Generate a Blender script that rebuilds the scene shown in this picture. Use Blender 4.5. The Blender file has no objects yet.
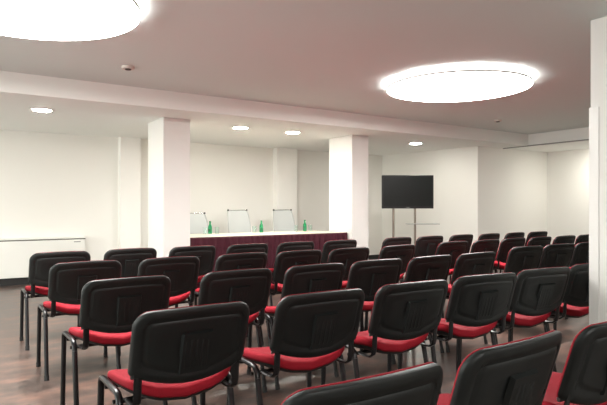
import bpy, bmesh, math, random
from mathutils import Vector, Matrix
random.seed(4)
PI = math.pi
sc = bpy.context.scene
COL = sc.collection

# ------------------------------------------------------------------ materials
def mat(name, col, rough=.5, metal=0., spec=.5, **kw):
    m = bpy.data.materials.new(name); m.use_nodes = True
    b = m.node_tree.nodes['Principled BSDF']
    b.inputs['Base Color'].default_value = (*col, 1)
    b.inputs['Roughness'].default_value = rough
    b.inputs['Metallic'].default_value = metal
    b.inputs['Specular IOR Level'].default_value = spec
    for k, v in kw.items():
        b.inputs[k.replace('_', ' ')].default_value = v
    return m

def add_noise(m, scale, amount, bump=0., detail=3., stretch=(1, 1, 1)):
    """slight colour variation and bump from a noise in object space"""
    nt = m.node_tree; b = nt.nodes['Principled BSDF']
    tc = nt.nodes.new('ShaderNodeTexCoord'); mp = nt.nodes.new('ShaderNodeMapping')
    mp.inputs['Scale'].default_value = stretch
    n = nt.nodes.new('ShaderNodeTexNoise'); n.inputs['Scale'].default_value = scale; n.inputs['Detail'].default_value = detail
    nt.links.new(tc.outputs['Object'], mp.inputs[0]); nt.links.new(mp.outputs[0], n.inputs['Vector'])
    col = tuple(b.inputs['Base Color'].default_value)
    mx = nt.nodes.new('ShaderNodeMix'); mx.data_type = 'RGBA'
    mx.inputs[6].default_value = tuple(c * (1 - amount) for c in col[:3]) + (1,)
    mx.inputs[7].default_value = tuple(min(1, c * (1 + amount)) for c in col[:3]) + (1,)
    nt.links.new(n.outputs['Fac'], mx.inputs[0]); nt.links.new(mx.outputs[2], b.inputs['Base Color'])
    if bump:
        bp = nt.nodes.new('ShaderNodeBump'); bp.inputs['Strength'].default_value = bump; bp.inputs['Distance'].default_value = .002
        nt.links.new(n.outputs['Fac'], bp.inputs['Height']); nt.links.new(bp.outputs[0], b.inputs['Normal'])
    return m

def emis(name, col, strength):
    m = bpy.data.materials.new(name); m.use_nodes = True
    nt = m.node_tree; nt.nodes.clear()
    e = nt.nodes.new('ShaderNodeEmission'); o = nt.nodes.new('ShaderNodeOutputMaterial')
    e.inputs[0].default_value = (*col, 1); e.inputs[1].default_value = strength
    nt.links.new(e.outputs[0], o.inputs[0])
    return m

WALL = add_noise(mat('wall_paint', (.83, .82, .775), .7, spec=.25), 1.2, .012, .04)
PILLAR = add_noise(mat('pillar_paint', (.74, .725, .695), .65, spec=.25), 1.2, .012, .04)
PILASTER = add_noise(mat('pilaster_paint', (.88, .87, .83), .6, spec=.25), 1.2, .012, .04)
CEIL = add_noise(mat('ceiling_paint', (.72, .80, .78), .8, spec=.2), .8, .012, .03)
SOFFIT = add_noise(mat('soffit_paint', (.88, .895, .865), .8, spec=.2), .8, .012, .03)
BLACK = add_noise(mat('black_plastic', (.0075, .0095, .0090), .48, spec=.34), 260, .15, .12)
UNDER = mat('black_underside', (.012, .012, .012), .6)
STEEL = mat('black_enamel', (.007, .007, .0075), .3, spec=.38)
BOLT = mat('bolt_steel', (.35, .35, .35), .3, metal=1)
RUBBER = mat('rubber', (.01, .01, .01), .7)
RED = add_noise(mat('red_fabric', (.25, .008, .017), .85, spec=.2), 320, .22, .25)
WHITE = mat('white_enamel', (.82, .82, .78), .4)
GREY = mat('grey_gap', (.12, .11, .09), .6)
BADGE = mat('grey_badge', (.25, .25, .24), .4)
SKIRTING = mat('black_skirting', (.012, .012, .012), .5)
CREAM = mat('cream_tabletop', (.66, .60, .50), .45)
BURG = add_noise(mat('burgundy_cloth', (.048, .007, .014), .8, spec=.25), 60, .2, .1)
MESH = mat('white_mesh_fabric', (.50, .52, .51), .6, Alpha=.92)
RAILG = mat('satin_rail', (.42, .43, .42), .45, metal=.3)
CHROME = mat('chrome', (.75, .75, .74), .12, metal=1)
CAP = mat('dark_cap', (.03, .03, .03), .4)
SCREEN = mat('screen_glass', (.004, .006, .005), .35, spec=.22)
BEZEL = mat("black_bezel", (.010, .010, .010), .5, spec=.3)
TVLOGO = mat('grey_print', (.3, .3, .3), .4)
BRUSHED = mat('brushed_steel', (.30, .26, .22), .35, metal=1)
SHELFG = mat('grey_shelf', (.30, .31, .30), .3)
GGLASS = mat('green_glass', (.06, .62, .26), .08, IOR=1.3, Transmission_Weight=.92)
CGLASS = mat('clear_glass', (.92, 1, .97), .03, IOR=1.4, Transmission_Weight=1.)
LABEL = mat('green_label', (.01, .17, .06), .5)
DETECT = mat('detector_plastic', (.70, .66, .60), .5)
DARKD = mat('detector_grille', (.05, .04, .035), .6)
GUARD = mat('corner_guard', (.75, .735, .705), .35)
LAMPRIM = mat('lamp_rim', (.55, .54, .52), .5)
DIFF = emis('lamp_diffuser', (1, .975, .94), 36)
HALO = emis('lamp_backlight', (1, .94, .89), 3.0)
DOWN = emis('downlight_glow', (1, .97, .88), 235)

def floor_material():
    m = mat('floor_planks', (.3, .2, .16), .3, spec=.38)
    nt = m.node_tree; b = nt.nodes['Principled BSDF']; N = nt.nodes.new; L = nt.links.new
    tc = N('ShaderNodeTexCoord')
    br = N('ShaderNodeTexBrick'); br.offset = .37; br.inputs['Scale'].default_value = 1
    br.inputs['Brick Width'].default_value = .92; br.inputs['Row Height'].default_value = .30
    br.inputs['Mortar Size'].default_value = .0018; br.inputs['Bias'].default_value = -.1
    br.inputs['Color1'].default_value = (.115, .070, .055, 1); br.inputs['Color2'].default_value = (.048, .036, .031, 1)
    br.inputs['Mortar'].default_value = (.12, .085, .07, 1)
    L(tc.outputs['Object'], br.inputs['Vector'])
    mp = N('ShaderNodeMapping'); mp.inputs['Scale'].default_value = (1.2, 2.3, 1); L(tc.outputs['Object'], mp.inputs[0])
    n1 = N('ShaderNodeTexNoise'); n1.inputs['Scale'].default_value = 2.2; n1.inputs['Detail'].default_value = 7; n1.inputs['Roughness'].default_value = .65
    L(mp.outputs[0], n1.inputs['Vector'])
    cr = N('ShaderNodeValToRGB'); e = cr.color_ramp.elements
    e[0].position = .38; e[0].color = (.027, .021, .019, 1)
    e[1].position = .64; e[1].color = (.20, .110, .082, 1)
    x = cr.color_ramp.elements.new(.5); x.color = (.080, .056, .047, 1)
    L(n1.outputs['Fac'], cr.inputs[0])
    mx = N('ShaderNodeMix'); mx.data_type = 'RGBA'; mx.inputs[0].default_value = .7
    L(br.outputs['Color'], mx.inputs[6]); L(cr.outputs[0], mx.inputs[7]); L(mx.outputs[2], b.inputs['Base Color'])
    rr = N('ShaderNodeMapRange'); rr.inputs[3].default_value = .22; rr.inputs[4].default_value = .42
    L(n1.outputs['Fac'], rr.inputs[0]); L(rr.outputs[0], b.inputs['Roughness'])
    bp = N('ShaderNodeBump'); bp.inputs['Strength'].default_value = .12; bp.inputs['Distance'].default_value = .002
    L(n1.outputs['Fac'], bp.inputs['Height']); L(bp.outputs[0], b.inputs['Normal'])
    return m
FLOOR = floor_material()

# ------------------------------------------------------------------ helpers
def obj(name, bm, m, parent=None, smooth=False, loc=(0, 0, 0)):
    me = bpy.data.meshes.new(name)
    bmesh.ops.recalc_face_normals(bm, faces=bm.faces)
    bm.to_mesh(me); bm.free()
    for k in (m if isinstance(m, (list, tuple)) else [m]): me.materials.append(k)
    o = bpy.data.objects.new(name, me); COL.objects.link(o)
    if smooth:
        for p in me.polygons: p.use_smooth = True
        me.set_sharp_from_angle(angle=math.radians(smooth if smooth is not True else 40))
    o.parent = parent; o.location = loc
    return o

def thing(name, label, cat, loc=(0, 0, 0), rz=0, group=None):
    o = bpy.data.objects.new(name, None); COL.objects.link(o)
    o.empty_display_size = .1
    o.location = loc; o.rotation_euler = (0, 0, rz)
    o['label'] = label; o['category'] = cat
    if group: o['group'] = group
    return o

def tag(o, label, cat, group=None):
    o['label'] = label; o['category'] = cat
    if group: o['group'] = group
    return o

def struct(name, bm, m, smooth=False):
    o = obj(name, bm, m, smooth=smooth); o['kind'] = 'structure'; return o

def add_box(bm, x0, x1, y0, y1, z0, z1, bevel=0., mi=0):
    r = bmesh.ops.create_cube(bm, size=1)
    vs = r['verts']
    for v in vs:
        v.co = Vector((x0 + (v.co.x + .5) * (x1 - x0), y0 + (v.co.y + .5) * (y1 - y0), z0 + (v.co.z + .5) * (z1 - z0)))
    fs = set(f for v in vs for f in v.link_faces)
    for f in fs: f.material_index = mi
    if bevel:
        es = list(set(e for v in vs for e in v.link_edges))
        bmesh.ops.bevel(bm, geom=es, offset=bevel, segments=2, affect='EDGES', profile=.5)
    return bm

def box(*a, **k):
    return add_box(bmesh.new(), *a, **k)

def add_tube(bm, pts, r, n=10, ry=None, up=Vector((0, 0, 1)), caps=True):
    """sweep an ellipse r x ry along pts; ry is measured along the path's bending plane side vector"""
    pts = [Vector(p) for p in pts]; ry = ry or r
    rings = []
    side = None
    for i, p in enumerate(pts):
        d = (pts[min(i + 1, len(pts) - 1)] - pts[max(i - 1, 0)]).normalized()
        s = d.cross(up)
        if s.length < .05: s = side if side is not None else d.cross(Vector((1, 0, 0)))
        s.normalize(); side = s
        w = s.cross(d).normalized()
        rings.append([bm.verts.new(p + s * (r * math.cos(2 * PI * k / n)) + w * (ry * math.sin(2 * PI * k / n))) for k in range(n)])
    for a, b in zip(rings, rings[1:]):
        for k in range(n): bm.faces.new((a[k], a[(k + 1) % n], b[(k + 1) % n], b[k]))
    if caps:
        bm.faces.new(rings[0][::-1]); bm.faces.new(rings[-1])
    return bm

def arc(c, r, a0, a1, n, plane='yz', x=0):
    out = []
    for i in range(n + 1):
        a = a0 + (a1 - a0) * i / n
        out.append(Vector((x, c[0] + r * math.cos(a), c[1] + r * math.sin(a))))
    return out

def add_lathe(bm, prof, n=24, c=(0, 0, 0)):
    """prof: list of (radius, z) from bottom to top"""
    c = Vector(c); rings = []
    for r, z in prof:
        if r < 1e-6: rings.append([bm.verts.new(c + Vector((0, 0, z)))])
        else: rings.append([bm.verts.new(c + Vector((r * math.cos(2 * PI * k / n), r * math.sin(2 * PI * k / n), z))) for k in range(n)])
    for a, b in zip(rings, rings[1:]):
        for k in range(n):
            q = [a[k % len(a)], a[(k + 1) % len(a)], b[(k + 1) % len(b)], b[k % len(b)]]
            u = []
            for v in q:
                if v not in u: u.append(v)
            if len(u) > 2: bm.faces.new(u)
    return bm

def rounded(hw, z0, z1, rt, rb, dip=0., crown=0., n=7, m=10):
    """closed outline in the x-z plane, corners rounded; the lower edge dips and the top crowns in the middle"""
    pts = []
    def seg(a, b, k): return [(a[0] + (b[0] - a[0]) * i / k, a[1] + (b[1] - a[1]) * i / k) for i in range(1, k)]
    def corner(cx, cz, r, a0): return [(cx + r * math.cos(a0 + PI / 2 * i / n), cz + r * math.sin(a0 + PI / 2 * i / n)) for i in range(n + 1)]
    cs = [corner(hw - rb, z0 + rb, rb, -PI / 2), corner(hw - rt, z1 - rt, rt, 0), corner(-hw + rt, z1 - rt, rt, PI / 2), corner(-hw + rb, z0 + rb, rb, PI)]
    for i in range(4):
        pts += cs[i]; pts += seg(cs[i][-1], cs[(i + 1) % 4][0], m)
    out = []
    for x, z in pts:
        t = 1 - (x / hw) ** 2
        if z < (z0 + z1) / 2: z -= dip * t
        else: z += crown * t
        out.append((x, z))
    return out

def ring_stack(bm, rings, close_first=True, close_last=True):
    vr = [[bm.verts.new(p) for p in r] for r in rings]
    n = len(vr[0])
    for a, b in zip(vr, vr[1:]):
        for k in range(n): bm.faces.new((a[k], a[(k + 1) % n], b[(k + 1) % n], b[k]))
    if close_first: bm.faces.new(vr[0][::-1])
    if close_last: bm.faces.new(vr[-1])
    return bm

# ------------------------------------------------------------------ the room (x = along the rows, y = towards the speakers' table)
ZL, ZH, YB = 2.37, 2.585, 9.45
XL, XR, YN = -3.2, 10.92, -7.0
struct('floor', box(XL - .2, XR + .2, YN - .2, YB + .2, -.12, 0), FLOOR)
struct('ceiling', box(XL - .2, XR + .2, YN - .2, YB + .2, ZH, ZH + .12), CEIL)
struct('ceiling_front_soffit', box(XL, XR, 6.33, YB, ZL, ZH - .0005), SOFFIT)
struct('ceiling_side_soffit', box(9.40, XR, YN, 6.3295, ZL, ZH - .0005), SOFFIT)
struct('ceiling_near_soffit', box(XL, 9.3995, -.6, 1.87, ZL, ZH - .0005), CEIL)
bm = bmesh.new()
add_box(bm, XL, XR + .2, YB, YB + .2, 0, ZH)
struct('wall_front', bm, WALL)
# left wall; its two wide openings are unseen, added to let fill light in
ADDED_WINS = [(.6, 4.2), (6.5, 9.1)]
bm = bmesh.new()
ys = [YN - .2] + [v for w_ in ADDED_WINS for v in w_] + [YB + .2]
for i in range(0, len(ys), 2): add_box(bm, XL - .2, XL, ys[i], ys[i + 1], 0, ZH)
for a_, b_ in ADDED_WINS:
    add_box(bm, XL - .2, XL, a_, b_, 0, .45); add_box(bm, XL - .2, XL, a_, b_, 2.25, ZH)
struct('wall_left', bm, WALL)
PANE = bpy.data.materials.new('window_pane'); PANE.use_nodes = True
nt = PANE.node_tree; nt.nodes.clear()
o_ = nt.nodes.new('ShaderNodeOutputMaterial'); mx_ = nt.nodes.new('ShaderNodeMixShader'); tr_ = nt.nodes.new('ShaderNodeBsdfTransparent'); gl_ = nt.nodes.new('ShaderNodeBsdfGlossy')
gl_.inputs['Roughness'].default_value = .02; mx_.inputs[0].default_value = .06
nt.links.new(tr_.outputs[0], mx_.inputs[1]); nt.links.new(gl_.outputs[0], mx_.inputs[2]); nt.links.new(mx_.outputs[0], o_.inputs[0])
for k, (a_, b_) in enumerate(ADDED_WINS):  # frames and panes of the added openings, out of view
    bm = bmesh.new()
    n_ = 3
    for i in range(n_ + 1):
        y = a_ + .03 + (b_ - a_ - .06) * i / n_; add_box(bm, XL - .13, XL - .07, y - .03, y + .03, .45, 2.25)
    add_box(bm, XL - .129, XL - .071, a_, b_, .45, .51); add_box(bm, XL - .129, XL - .071, a_, b_, 2.19, 2.25)
    w_ = struct('window_%d' % (k + 1), bm, WHITE)
    pn = obj('pane', box(XL - .103, XL - .097, a_ + .03, b_ - .03, .48, 2.22), PANE, w_)
    ld = bpy.data.lights.new('added_fill', 'AREA'); ld.shape = 'RECTANGLE'; ld.size = 1.8; ld.size_y = b_ - a_  # added area light behind each opening, fill from the left
    ld.energy = 190 * (b_ - a_) * (.30 if k == 0 else .30); ld.color = (.95, 1, .955)
    lo_ = bpy.data.objects.new('added_fill', ld); COL.objects.link(lo_)
    lo_.location = (XL - .45, (a_ + b_) / 2, 1.4); lo_.rotation_euler = (0, -PI / 2, 0)
struct('wall_right', box(XR, XR + .2, YN - .2, 6.899, 0, ZH), WALL)
struct('wall_near', box(XL, XR, YN - .2, YN, 0, ZH), WALL)
# the block in the far right corner: its left side runs back to the front wall, its near side faces the room
bm = bmesh.new()
A = [(8.46, YB - .001), (8.63, 6.9), (XR + .2, 6.9), (XR + .2, YB - .001)]
lo = [bm.verts.new((x, y, 0)) for x, y in A]; hi = [bm.verts.new((x, y, ZL - .0005)) for x, y in A]
for i in range(4):
    bm.faces.new((lo[i], lo[(i + 1) % 4], hi[(i + 1) % 4], hi[i]))
bm.faces.new(lo[::-1]); bm.faces.new(hi)
struct('wall_corner_block', bm, WALL)
# pilasters on the front wall
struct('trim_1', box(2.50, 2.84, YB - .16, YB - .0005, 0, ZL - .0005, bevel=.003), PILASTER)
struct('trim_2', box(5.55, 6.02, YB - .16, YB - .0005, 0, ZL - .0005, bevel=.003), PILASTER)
# shadow line under the side soffit, drawn as a thin dark strip
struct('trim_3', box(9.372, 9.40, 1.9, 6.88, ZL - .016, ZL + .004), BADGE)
# black skirting
struct('baseboard_front', box(XL, 8.45, YB - .014, YB - .0006, 0, .10), SKIRTING)
struct('baseboard_right', box(8.64, XR, 6.886, 6.8994, 0, .10), SKIRTING)
struct('baseboard_left', box(XL + .0006, XL + .014, YN, YB - .02, 0, .10), SKIRTING)
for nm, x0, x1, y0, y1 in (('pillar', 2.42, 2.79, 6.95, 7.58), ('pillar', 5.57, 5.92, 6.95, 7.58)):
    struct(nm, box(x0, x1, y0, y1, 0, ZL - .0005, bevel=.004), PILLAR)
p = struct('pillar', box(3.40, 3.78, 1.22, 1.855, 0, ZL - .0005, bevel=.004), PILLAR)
# plastic corner guards on the near pillar, up to eye height
bm = bmesh.new()
add_box(bm, 3.394, 3.3995, 1.80, 1.861, .0, 1.82, bevel=.001)
add_box(bm, 3.3995, 3.455, 1.8555, 1.861, .0, 1.82, bevel=.001)
struct('trim_4', bm, GUARD)

# ------------------------------------------------------------------ ceiling lamps
def big_lamp(x, y, label):
    t = thing('ceiling_lamp', label, 'lamp', (x, y, ZH), 0, 'large round ceiling lamps')
    R = .78
    bm = bmesh.new(); add_lathe(bm, [(0, -.075), (R - .005, -.075), (R - .005, -.060), (0, -.060)], 72)
    obj('diffuser', bm, DIFF, t, smooth=50)
    bm = bmesh.new(); add_lathe(bm, [(R - .0045, -.0765), (R - .001, -.0765), (R, -.075), (R, -.058), (R - .0045, -.058), (R - .0045, -.0765)], 72)
    obj('rim', bm, LAMPRIM, t, smooth=50)
    bm = bmesh.new(); add_lathe(bm, [(0, -.0595), (R - .02, -.0595), (R - .02, -.050), (R - .06, -.036), (0, -.036)], 72)
    obj('backlight_tray', bm, HALO, t, smooth=50)
    bm = bmesh.new()
    add_lathe(bm, [(0, -.036), (.11, -.036), (.11, -.0005), (0, -.0005)], 24)
    obj('ceiling_mount', bm, WHITE, t)
    return t
big_lamp(4.78, 4.10, 'large glowing round ceiling lamp, the whole disc visible right of centre')
big_lamp(.40, 3.97, 'large glowing round ceiling lamp cut off by the top left corner')
big_lamp(.60, -2.8, 'added fill lamp, large and round, unseen behind the camera')  # added out of view, lights the chair backs from behind
big_lamp(4.98, -2.8, 'added fill lamp, large and round, unseen far right behind the camera')  # second added lamp behind the camera, same fill

def downlight(x, y, label, first=[]):
    if not first:
        t = thing('downlight', label, 'lamp', (x, y, ZL), 0, 'recessed downlights in the low front ceiling')
        bm = bmesh.new(); add_lathe(bm, [(.106, -.004), (.140, -.006), (.146, -.0008), (.106, -.0008), (.106, -.004)], 40)
        obj('trim_ring', bm, WHITE, t, smooth=50)
        bm = bmesh.new(); add_lathe(bm, [(0, -.016), (.05, -.014), (.085, -.010), (.1055, -.0045), (.1055, -.001), (0, -.001)], 40)
        obj('lens', bm, DOWN, t, smooth=50)
        first.append(t); return t
    r = first[0].copy(); COL.objects.link(r); r.location = (x, y, ZL); r['label'] = label
    for ch in first[0].children:
        c = ch.copy(); COL.objects.link(c); c.parent = r
    return r
downlight(1.02, 7.26, 'round recessed downlight in the low ceiling left of the left pillar, above the heater')
downlight(3.71, 7.27, 'round recessed downlight just right of the left pillar, left one of the middle pair')
downlight(4.63, 7.27, 'round recessed downlight left of the right pillar, right one of the middle pair')
downlight(7.33, 7.27, 'round recessed downlight above and right of the television')
downlight(10.3, 5.50, 'added round downlight in the side ceiling, unseen behind the near right pillar')  # added out of sight to brighten the right wall
downlight(-1.7, 7.26, 'added round recessed downlight, unseen on the far left')  # added beyond the frame to lift the overall brightness

def detector(x, y, r, label):
    t = thing('smoke_detector', label, 'smoke detector', (x, y, ZH), 0)
    bm = bmesh.new(); add_lathe(bm, [(0, -.026), (r * .9, -.026), (r, -.018), (r, -.0008), (0, -.0008)], 28)
    obj('base', bm, DETECT, t, smooth=40)
    bm = bmesh.new(); add_lathe(bm, [(0, -.034), (r * .45, -.034), (r * .5, -.031), (r * .5, -.0265), (0, -.0265)], 28)
    obj('sensor', bm, DARKD, t, smooth=40)
detector(1.54, 5.45, .062, 'small round smoke detector on the ceiling near the left large lamp')
detector(7.42, 5.54, .055, 'small round smoke detector on the ceiling behind the right large lamp')

# ------------------------------------------------------------------ low heater on the left wall
t = thing('fan_coil_heater', 'long low white wall heater with a dark slot, left of the left pilaster', 'heater', (.35, YB, 0))
obj('casing', box(-1.75, 1.59, -.155, -.0155, .115, .672, bevel=.006), WHITE, t)
obj('side_foot', box(-1.70, -1.62, -.13, -.0155, .0, .1145), SKIRTING, t)
obj('side_foot', box(1.49, 1.56, -.13, -.0155, .0, .1145), SKIRTING, t)
obj('lid', box(-1.76, 1.605, -.165, -.0155, .690, .704, bevel=.003), WHITE, t)
obj('air_slot', box(-1.75, 1.595, -.150, -.0156, .672, .6895), GREY, t)
obj('kick_recess', box(-1.62, 1.49, -.12, -.0155, .0, .1145), SKIRTING, t)
obj('badge', box(1.42, 1.52, -.158, -.1552, .628, .642), BADGE, t)

# ------------------------------------------------------------------ speakers' table
TX0, TX1, TY0, TY1, TZ = 2.815, 5.545, 7.06, 8.00, .775
t = thing('conference_table', 'long cream-topped table with a burgundy skirt between the two far pillars', 'table', ((TX0 + TX1) / 2, (TY0 + TY1) / 2, 0))
hw, hd = (TX1 - TX0) / 2, (TY1 - TY0) / 2
obj('tabletop', box(-hw, hw, -hd, hd, TZ - .028, TZ, bevel=.004), CREAM, t)
for sx in (-1, 1):
    for sy in (-1, 1):
        bm = bmesh.new(); add_tube(bm, [(sx * (hw - .12), sy * (hd - .1), 0), (sx * (hw - .12), sy * (hd - .1), TZ - .028)], .02, 12)
        obj('leg', bm, STEEL, t, smooth=True)
bm = bmesh.new()
def skirt_path():
    pts = []; n = int((TX1 - TX0) / .011)
    for i in range(n + 1):
        s = i / n
        x = TX0 - .004 + (TX1 - TX0 + .008) * s
        w = .5 + .5 * math.sin(2 * PI * (x / .105 + .25 * math.sin(x * 3.1)))
        pts.append((x, TY0 - .010 - .030 * w))
    return pts
path = skirt_path()
m_ = int((TY1 - TY0 - .02) / .011)
side = [(TX1 + .008 + .010 * (.5 + .5 * math.sin(2 * PI * i * .011 / .085)), TY0 + .011 * i) for i in range(1, m_)]
sideL = [(TX0 - .008 - .010 * (.5 + .5 * math.sin(2 * PI * i * .011 / .085)), TY0 + .011 * i) for i in range(1, m_)]
full = sideL[::-1] + path + side
rows = [(TZ - .001, .15), (TZ - .03, .55), (.60, .85), (.35, 1.), (.02, 1.15)]
prev = None
cy = (TY0 + TY1) / 2
for z, k in rows:
    cur = []
    for (x, y) in full:
        yy = y if y > TY0 else TY0 - .006 - (TY0 - .006 - y) * k
        cur.append(bm.verts.new((x, yy, z)))
    if prev:
        for i in range(len(cur) - 1): bm.faces.new((prev[i], prev[i + 1], cur[i + 1], cur[i]))
    prev = cur
sk = obj('table_skirt', bm, BURG, smooth=60)
sd = sk.modifiers.new('thick', 'SOLIDIFY'); sd.thickness = .003; sd.offset = 1
tag(sk, 'burgundy pleated cloth skirt hanging round the long table', 'tablecloth')

# ------------------------------------------------------------------ bottles and glasses
def bottle(x, y, label, first=[]):
    if not first:
        t = thing('water_bottle', label, 'bottle', (x, y, TZ + .0005), 0, 'green water bottles on the long table')
        bm = bmesh.new(); add_lathe(bm, [(0, .004), (.026, 0), (.031, .006), (.031, .095), (.027, .118), (.0135, .148), (.0125, .172), (.0145, .174), (.0145, .180), (0, .180)], 24)
        obj('glass_body', bm, GGLASS, t, smooth=40)
        bm = bmesh.new(); add_lathe(bm, [(.0314, .030), (.0318, .030), (.0318, .080), (.0314, .080), (.0314, .030)], 24)
        obj('paper_label', bm, LABEL, t, smooth=40)
        bm = bmesh.new(); add_lathe(bm, [(0, .1805), (.0155, .1805), (.0155, .196), (0, .196)], 20)
        obj('cap', bm, LABEL, t, smooth=40)
        first.append(t); return
    r = first[0].copy(); COL.objects.link(r); r.location = (x, y, TZ + .0005); r['label'] = label
    for ch in first[0].children:
        c = ch.copy(); COL.objects.link(c); c.parent = r
bottle(3.49, 7.88, 'green bottle on the long table, nearest the left pillar')
bottle(4.37, 7.82, 'green bottle on the long table between the middle and right white chairs')
bottle(5.20, 7.78, 'green bottle on the long table, right of the right white chair')
def tumbler(x, y, label, first=[]):
    if not first:
        bm = bmesh.new(); add_lathe(bm, [(0, 0), (.027, 0), (.034, .105), (.0325, .105), (.0255, .006), (0, .006)], 24)
        o = obj('drinking_glass', bm, CGLASS, None, smooth=40, loc=(x, y, TZ + .0005))
        tag(o, label, 'glass', 'clear glasses on the long table'); first.append(o); return
    o = first[0].copy(); COL.objects.link(o); o.location = (x, y, TZ + .0005); o['label'] = label
tumbler(3.39, 7.84, 'clear drinking glass just left of the leftmost green bottle')
tumbler(3.60, 7.86, 'clear drinking glass just right of the leftmost green bottle')
tumbler(4.25, 7.84, 'clear drinking glass just left of the middle green bottle')
tumbler(5.03, 7.80, 'clear drinking glass just left of the rightmost green bottle')
tumbler(5.30, 7.76, 'clear drinking glass just right of the rightmost green bottle')

# ------------------------------------------------------------------ white mesh chairs behind the table (they face the room, -y)
def office_chair(x, y, rz, label, first=[], drop=0):
    if first:
        r = first[0].copy(); COL.objects.link(r); r.location = (x, y, 0); r.rotation_euler = (0, 0, rz); r['label'] = label
        for ch in first[0].children:
            c = ch.copy(); COL.objects.link(c); c.parent = r
            if ch.name.startswith('column'): c.scale = (1, 1, 1 - drop / .434)
            elif not ch.name.startswith('leg'): c.location.z = -drop
            for g in ch.children:
                d = g.copy(); COL.objects.link(d); d.parent = c
        return
    t = thing('conference_chair', label, 'chair', (x, y, 0), rz, 'white mesh chairs behind the long table')
    def prof(z):      # depth of the back at height z
        s = (z - .50) / .64
        return .20 + .10 * s - .035 * math.sin(PI * s)
    W = .185
    def wid(z):
        s = max(0, min(1, (1.14 - z) / .64))
        return W + .035 * math.sin(PI * min(1, s * 1.1)) * (s > 0)
    bm = bmesh.new(); prev = None
    for side in (0, 1):
        prev = None
        for i in range(25):
            z = .50 + .635 * i / 24; w = wid(z) - .006
            cur = [bm.verts.new((-w + 2 * w * k / 12, prof(z) + .008 * side + .022 * (1 - (2 * k / 12 - 1) ** 2), z)) for k in range(13)]
            if prev:
                for k in range(12): bm.faces.new((prev[k], prev[k + 1], cur[k + 1], cur[k]))
            prev = cur
    bk = obj('backrest', bm, MESH, t, smooth=60)
    for z in (1.135, .60):
        bm = bmesh.new(); w = wid(z); add_tube(bm, [(-w, prof(z), z), (-w * .5, prof(z) + .018, z), (0, prof(z) + .024, z), (w * .5, prof(z) + .018, z), (w, prof(z), z)], .009, 10)
        obj('cross_bar', bm, CHROME, bk, smooth=True)
    for s in (-1, 1):
        pts = [(s * wid(z), prof(z), z) for z in [.46 + .68 * i / 16 for i in range(17)]]
        bm = bmesh.new(); add_tube(bm, pts, .011, 10, up=Vector((1, 0, 0)))
        obj('side_rail', bm, RAILG, t, smooth=True)
        bm = bmesh.new(); add_lathe(bm, [(0, 0), (.017, 0), (.017, .026), (0, .03)], 14, (s * wid(1.13), prof(1.12), 1.122))
        obj('corner_cap', bm, CAP, t, smooth=True)
        bm = bmesh.new()
        pts = [(s * .25, .20, .67), (s * .268, .10, .685), (s * .268, -.12, .69), (s * .262, -.19, .66), (s * .25, -.20, .56), (s * .24, -.15, .45)]
        add_tube(bm, pts, .011, 10); obj('armrest', bm, CHROME, t, smooth=True)
    bm = bmesh.new(); add_box(bm, -.235, .235, -.24, .20, .435, .475, bevel=.015)
    obj('seat', bm, MESH, t, smooth=True)
    bm = bmesh.new(); add_lathe(bm, [(0, .07), (.028, .07), (.028, .25), (.02, .25), (.02, .434), (0, .434)], 18)
    obj('column', bm, CHROME, t, smooth=True)
    for k in range(5):
        a = PI / 2 + k * 2 * PI / 5; d = Vector((math.cos(a), math.sin(a), 0))
        bm = bmesh.new(); add_tube(bm, [d * .025 + Vector((0, 0, .115)), d * .15 + Vector((0, 0, .10)), d * .27 + Vector((0, 0, .065))], .018, 10)
        lg = obj('leg', bm, CHROME, t, smooth=True)
        bm = bmesh.new(); pp = d * .27; q = Vector((-d.y, d.x, 0)) * .02
        add_tube(bm, [pp - q + Vector((0, 0, .028)), pp + q + Vector((0, 0, .028))], .027, 14)
        obj('castor', bm, CAP, lg, smooth=True)
    first.append(t)
office_chair(4.40, 8.42, .05, 'white mesh chair behind the middle of the table')
office_chair(3.60, 8.40, .10, 'white mesh chair behind the table, partly hidden by the left pillar', drop=.05)
office_chair(5.31, 8.42, -.03, 'white mesh chair behind the table, nearest the right pillar')
# ------------------------------------------------------------------ television on a two-pole stand
TVA = -math.radians(33.6)          # turned towards the middle of the seats
t = thing('television_stand', 'slim steel two-pole stand with a small shelf holding the television', 'stand', (6.715, 6.85, 0), TVA)
def pole(x):
    bm = bmesh.new(); add_tube(bm, [(x, .06, .02), (x, .06, 1.66)], .020, 16)
    return bm
for x in (-.235, .14):
    obj('pole', pole(x), BRUSHED, t, smooth=True)
obj('base_plate', box(-.40, .34, -.16, .28, 0, .02, bevel=.005), SHELFG, t)
obj('shelf', box(-.02, .52, -.165, .085, .895, .907, bevel=.004), SHELFG, t)
bm = bmesh.new(); add_box(bm, -.26, .165, .038, .0415, 1.30, 1.62)
obj('mounting_plate', bm, BEZEL, t)
tv = thing('television', 'black flat screen television on the two-pole stand right of the right pillar', 'television', (6.715, 6.85, 1.165), TVA)
obj('casing', box(-.445, .445, -.028, .036, 0, .575, bevel=.008), BEZEL, tv)
obj('screen', box(-.418, .418, -.0305, -.0282, .042, .548, bevel=.0008), SCREEN, tv)
obj('logo', box(-.028, .028, -.0292, -.0282, .016, .024), TVLOGO, tv)

# ------------------------------------------------------------------ the red and black chairs
def back_y(x, z):
    """y of the middle plane of the backrest; the sitter is on +y; the edges come forward, the top leans back"""
    return .31 * (.82 - z) + .040 * (x / .24) ** 2 - .010

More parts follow.
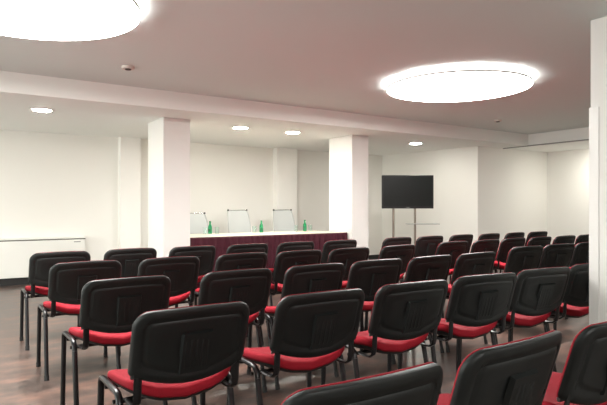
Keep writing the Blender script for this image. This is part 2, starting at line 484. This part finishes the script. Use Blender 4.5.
def make_chair(label, group):
    t = thing('stacking_chair', label, 'chair', (0, 0, 0), 0, group)
    # hard black back shell
    HW, Z0, Z1 = .240, .564, .812
    out = rounded(HW, Z0, Z1, .058, .020, dip=.055, crown=.010)
    cx, cz = 0, (Z0 + Z1) / 2 - .008
    def ring(scale_off, depth):
        r = []
        for x, z in out:
            d = Vector((x - cx, z - cz)); hwx, hwz = HW, (Z1 - Z0) / 2 + .02
            sx = (hwx - scale_off) / hwx; sz = (hwz - scale_off) / hwz
            X = cx + d.x * sx; Zz = cz + d.y * sz
            r.append((X, back_y(X, Zz) - depth, Zz))
        return r
    def ring2(inset, depth, r=.018):
        o_ = rounded(HW - inset, Z0 + inset, Z1 - inset, r, r, dip=.050, crown=.009)
        return [(x, back_y(x, z) - depth, z) for x, z in o_]
    bm = bmesh.new()
    rings = [ring(.010, -.004), ring(.0, -.004), ring(0, .006), ring(.003, .013), ring(.010, .0175), ring(.022, .0185), ring(.032, .018),
             ring2(.038, .0145, .03), ring2(.045, .0135, .024), ring2(.052, .0180), ring2(.060, .0182), ring2(.075, .0182, .014), ring2(.09, .0182, .01)]
    n = len(out)
    ring_stack(bm, rings, close_first=True, close_last=False)
    # finish the middle with a grid-free ladder of quads
    bm.verts.ensure_lookup_table()
    last = [bm.verts[i] for i in range(len(bm.verts) - n, len(bm.verts))]
    bm.faces.new(last)
    # lumbar vent block with ribs, in the middle
    def wedge(x0, x1, z0, z1, d0, d1):
        vs = []
        for (x, z, top) in ((x0, z0, 0), (x1, z0, 0), (x1, z1, 0), (x0, z1, 0)):
            vs.append(bm.verts.new((x, back_y(x, z) - d0, z)))
        e = .006
        for (x, z) in ((x0 + e, z0 + e), (x1 - e, z0 + e), (x1 - e, z1 - e * 1.3), (x0 + e, z1 - e * 1.3)):
            vs.append(bm.verts.new((x, back_y(x, z) - d1, z)))
        for q in ((0, 1, 5, 4), (1, 2, 6, 5), (2, 3, 7, 6), (3, 0, 4, 7), (4, 5, 6, 7), (0, 3, 2, 1)):
            bm.faces.new([vs[i] for i in q])
    wedge(-.064, .064, .550, .722, .010, .0255)
    for k in range(5):
        x = -.046 + k * .023; wedge(x - .006, x + .006, .575, .690, .0235, .0263)
    # sleeves at the lower corners for the steel uprights
    for s in (-1, 1):
        wedge(s * .212 - .018, s * .212 + .018, .552, .630, .002, .0180)
    shell = obj('back_shell', bm, BLACK, t, smooth=38)
    # red front cushion
    def ringc(off, depth):
        r = []
        for x, z in out:
            hwx, hwz = HW, (Z1 - Z0) / 2 + .02
            X = x * (hwx - off - .006) / hwx; Zz = cz + (z - cz) * (hwz - off) / hwz
            r.append((X, back_y(X, Zz) + depth, Zz))
        return r
    bm = bmesh.new()
    rings = [ringc(.006, .0045), ringc(-.002, .008), ringc(-.001, .0135), ringc(.005, .020), ringc(.018, .024), ringc(.034, .029), ringc(.06, .033), ringc(.10, .036)]
    ring_stack(bm, rings)
    obj('back_cushion', bm, RED, t, smooth=60)
    # seat
    SY0, SY1, SW = .125, .545, .222
    o2 = []
    N = 64
    for i in range(N):
        a = 2 * PI * i / N; e = .30
        ca, sa = math.cos(a), math.sin(a)
        o2.append((math.copysign(abs(ca) ** e, ca), math.copysign(abs(sa) ** e, sa)))
    def seat_z(x, y):
        k = (y - SY0) / (SY1 - SY0); k = max(0, min(1, k))
        dish = .045 * (1 - k) ** 1.3 + .022
        return .474 + dish * (abs(x) / .222) ** 2 + .010 * (1 - k) ** 3 - .030 * max(0, (k - .72) / .28) ** 2 - .012 * (1 - (abs(x) / .222) ** 2) * (1 - k) * .5
    def sring(s, dz):
        r = []
        cyy = (SY0 + SY1) / 2; hy = (SY1 - SY0) / 2
        for x, y in o2:
            X = x * (SW - s); Y = cyy + y * (hy - s)
            r.append((X, Y, seat_z(X, Y) + dz))
        return r
    bm = bmesh.new()
    ring_stack(bm, [sring(.02, -.046), sring(.006, -.042), sring(0, -.034), sring(-.001, -.020), sring(.003, -.008), sring(.012, -.001), sring(.03, .003), sring(.07, .006), sring(.12, .006), sring(.17, .005), sring(.2, .004)])
    seat = obj('seat', bm, RED, t, smooth=60)
    bm = bmesh.new()
    ring_stack(bm, [sring(.05, -.060), sring(.022, -.057), sring(.013, -.0465), sring(.05, -.0465)])
    obj('seat_underside', bm, UNDER, seat, smooth=50)
    # steel frame: two side loops, each a front leg, a rail and a rear leg
    RX, RYr = .0145, .0105
    for s in (-1, 1):
        x0 = s * .238
        zr = .462
        fr_top, rr_top = (.500, zr), (.255, zr)
        ff, rf = (.530, .012), (.135, .012)
        # rail with rounded ends
        rail = [Vector((x0, rr_top[0] - .034, zr - .050)), Vector((x0, rr_top[0] - .026, zr - .022)), Vector((x0, rr_top[0] - .008, zr - .005)), Vector((x0, rr_top[0] + .02, zr)),
                Vector((x0, (rr_top[0] + fr_top[0]) / 2, zr)),
                Vector((x0, fr_top[0] - .020, zr)), Vector((x0, fr_top[0] + .002, zr - .005)), Vector((x0, fr_top[0] + .014, zr - .022)), Vector((x0, fr_top[0] + .0175, zr - .05))]
        bm = bmesh.new(); add_tube(bm, rail, RYr + .001, 12, ry=RX, up=Vector((1, 0, 0)))
        obj('side_rail', bm, STEEL, t, smooth=True)
        for (top, foot) in ((Vector((x0, rail[0].y, rail[0].z)), Vector((s * .243, rf[0], rf[1]))), (Vector((x0, rail[-1].y, rail[-1].z)), Vector((s * .243, ff[0], ff[1])))):
            bm = bmesh.new(); add_tube(bm, [foot, foot.lerp(top, .5), top], RYr + .001, 12, ry=RX, up=Vector((1, 0, 0)))
            lg = obj('leg', bm, STEEL, t, smooth=True)
            bm = bmesh.new(); d = (top - foot).normalized()
            add_tube(bm, [foot - d * .012, foot + d * .022], RYr + .0025, 12, ry=RX + .0015, up=Vector((1, 0, 0)))
            obj('foot_cap', bm, RUBBER, lg, smooth=True)
        # upright from the rear bar into the shell
        xs = s * .205
        bm = bmesh.new()
        up_pts = [(xs, .235, .436), (xs, .185, .434), (xs, .135, .438), (xs, .110, .455), (xs, .102, .485), (xs, .100, .53), (xs, back_y(xs, .60) - .004, .60), (xs, back_y(xs, .66) - .002, .66)]
        add_tube(bm, up_pts, .006, 12, ry=.016, up=Vector((1, 0, 0)))
        for v in bm.verts: pass
        obj('back_upright', bm, STEEL, t, smooth=True)
        bm = bmesh.new(); add_tube(bm, [(s * .243, .262, .425), (s * .254, .262, .425)], .009, 10)
        obj('bolt', bm, BOLT if s > 0 else STEEL, t, smooth=True)
        bm = bmesh.new(); add_tube(bm, [(s * .212, back_y(.212, .575) + .012, .556), (s * .228, back_y(.228, .575) + .012, .556)], .0085, 10)
        obj('bolt', bm, BOLT, t, smooth=True)
    for y in (.25, .46):
        bm = bmesh.new(); add_tube(bm, [(-.236, y, .428), (.236, y, .428)], .0105, 12)
        obj('crossbar', bm, STEEL, t, smooth=True)
    return t

first_chair = []
def place_chair(x, y, rz, label, group):
    if not first_chair:
        t = make_chair(label, group); first_chair.append(t)
        r = t
    else:
        src = first_chair[0]
        r = src.copy(); COL.objects.link(r); r['label'] = label; r['group'] = group
        for ch in src.children:
            c = ch.copy(); COL.objects.link(c); c.parent = r
            for g in ch.children:
                d = g.copy(); COL.objects.link(d); d.parent = c
    r.location = (x, y, 0); r.rotation_euler = (0, 0, rz)
    return r

ORD = ['first', 'second', 'third', 'fourth', 'fifth', 'sixth', 'seventh']
G = 'red and black chairs in rows'
rowsL = [
    ('nearest row', [(.82, .925, -.02), (1.40, .945, .05), (1.945, .935, .02)]),
    ('second row from the camera', [(.821, 1.955, .01), (1.442, 1.97, -.02), (2.014, 1.972, -.05), (2.58, 1.970, -.11), (3.135, 1.966, -.11), (3.70, 1.965, -.10)]),
    ('third row from the camera', [(.846, 2.944, .01), (1.50, 2.93, .02), (2.08, 2.935, .01), (2.628, 2.948, -.02), (3.179, 2.946, .02), (3.72, 2.945, .01)]),
    ('fourth row from the camera', [(.848, 3.97, 0), (1.443, 3.942, .02), (2.066, 3.966, .03), (2.60, 3.93, .02), (3.152, 3.922, .03), (3.782, 3.943, .05)]),
    ('far row nearest the table', [(.843, 4.928, .01), (1.44, 4.95, .02), (2.025, 4.922, .03), (2.624, 4.928, .03), (3.216, 4.935, .03), (3.798, 4.905, .02)])]
rowsR = [
    ('third row from the camera', [(4.71, 3.152, -.07), (5.28, 3.165, -.08), (5.83, 3.16, -.05)]),
    ('fourth row from the camera', [(4.678, 4.027, 0), (5.236, 4.026, .03), (5.785, 4.06, .02), (6.30, 4.037, .03), (6.825, 4.022, .02), (7.35, 4.02, .02)]),
    ('far row nearest the table', [(4.704, 4.93, .02), (5.264, 4.92, 0), (5.889, 4.936, .03), (6.446, 4.911, .06), (7.029, 4.912, .06), (7.584, 4.907, 0)])]
rnd = random.Random(7)
for rname, cs in rowsL:
    for i, (x, y, rz) in enumerate(cs):
        place_chair(x, y, rz + rnd.uniform(-.008, .008), 'red and black chair, %s from left in the left block, %s' % (ORD[i], rname), G)
for rname, cs in rowsR:
    for i, (x, y, rz) in enumerate(cs):
        place_chair(x, y, rz + rnd.uniform(-.008, .008), 'red and black chair, %s from aisle in the right block, %s' % (ORD[i], rname), G)

# ------------------------------------------------------------------ camera, world, view
cam = bpy.data.cameras.new('camera'); co = bpy.data.objects.new('camera', cam); COL.objects.link(co)
co.location = (0, 0, 1.2); co.rotation_euler = (PI / 2, 0, -math.radians(33.62))
cam.sensor_width = 36; cam.lens = 36 * 545 / 607; cam.shift_y = 4 / 607; cam.clip_start = .05
sc.camera = co
w = bpy.data.worlds.new('world'); sc.world = w; w.use_nodes = True
w.node_tree.nodes['Background'].inputs[0].default_value = (.9, .85, .8, 1); w.node_tree.nodes['Background'].inputs[1].default_value = .05
sc.view_settings.view_transform = 'Standard'; sc.view_settings.look = 'None'
sc.view_settings.gamma = 1; sc.view_settings.use_curve_mapping = False
sc.view_settings.exposure = 0.07
try:
    sc.cycles.use_denoising = True
    sc.cycles.max_bounces = 10; sc.cycles.diffuse_bounces = 6
    sc.cycles.sample_clamp_indirect = 8
except Exception: pass
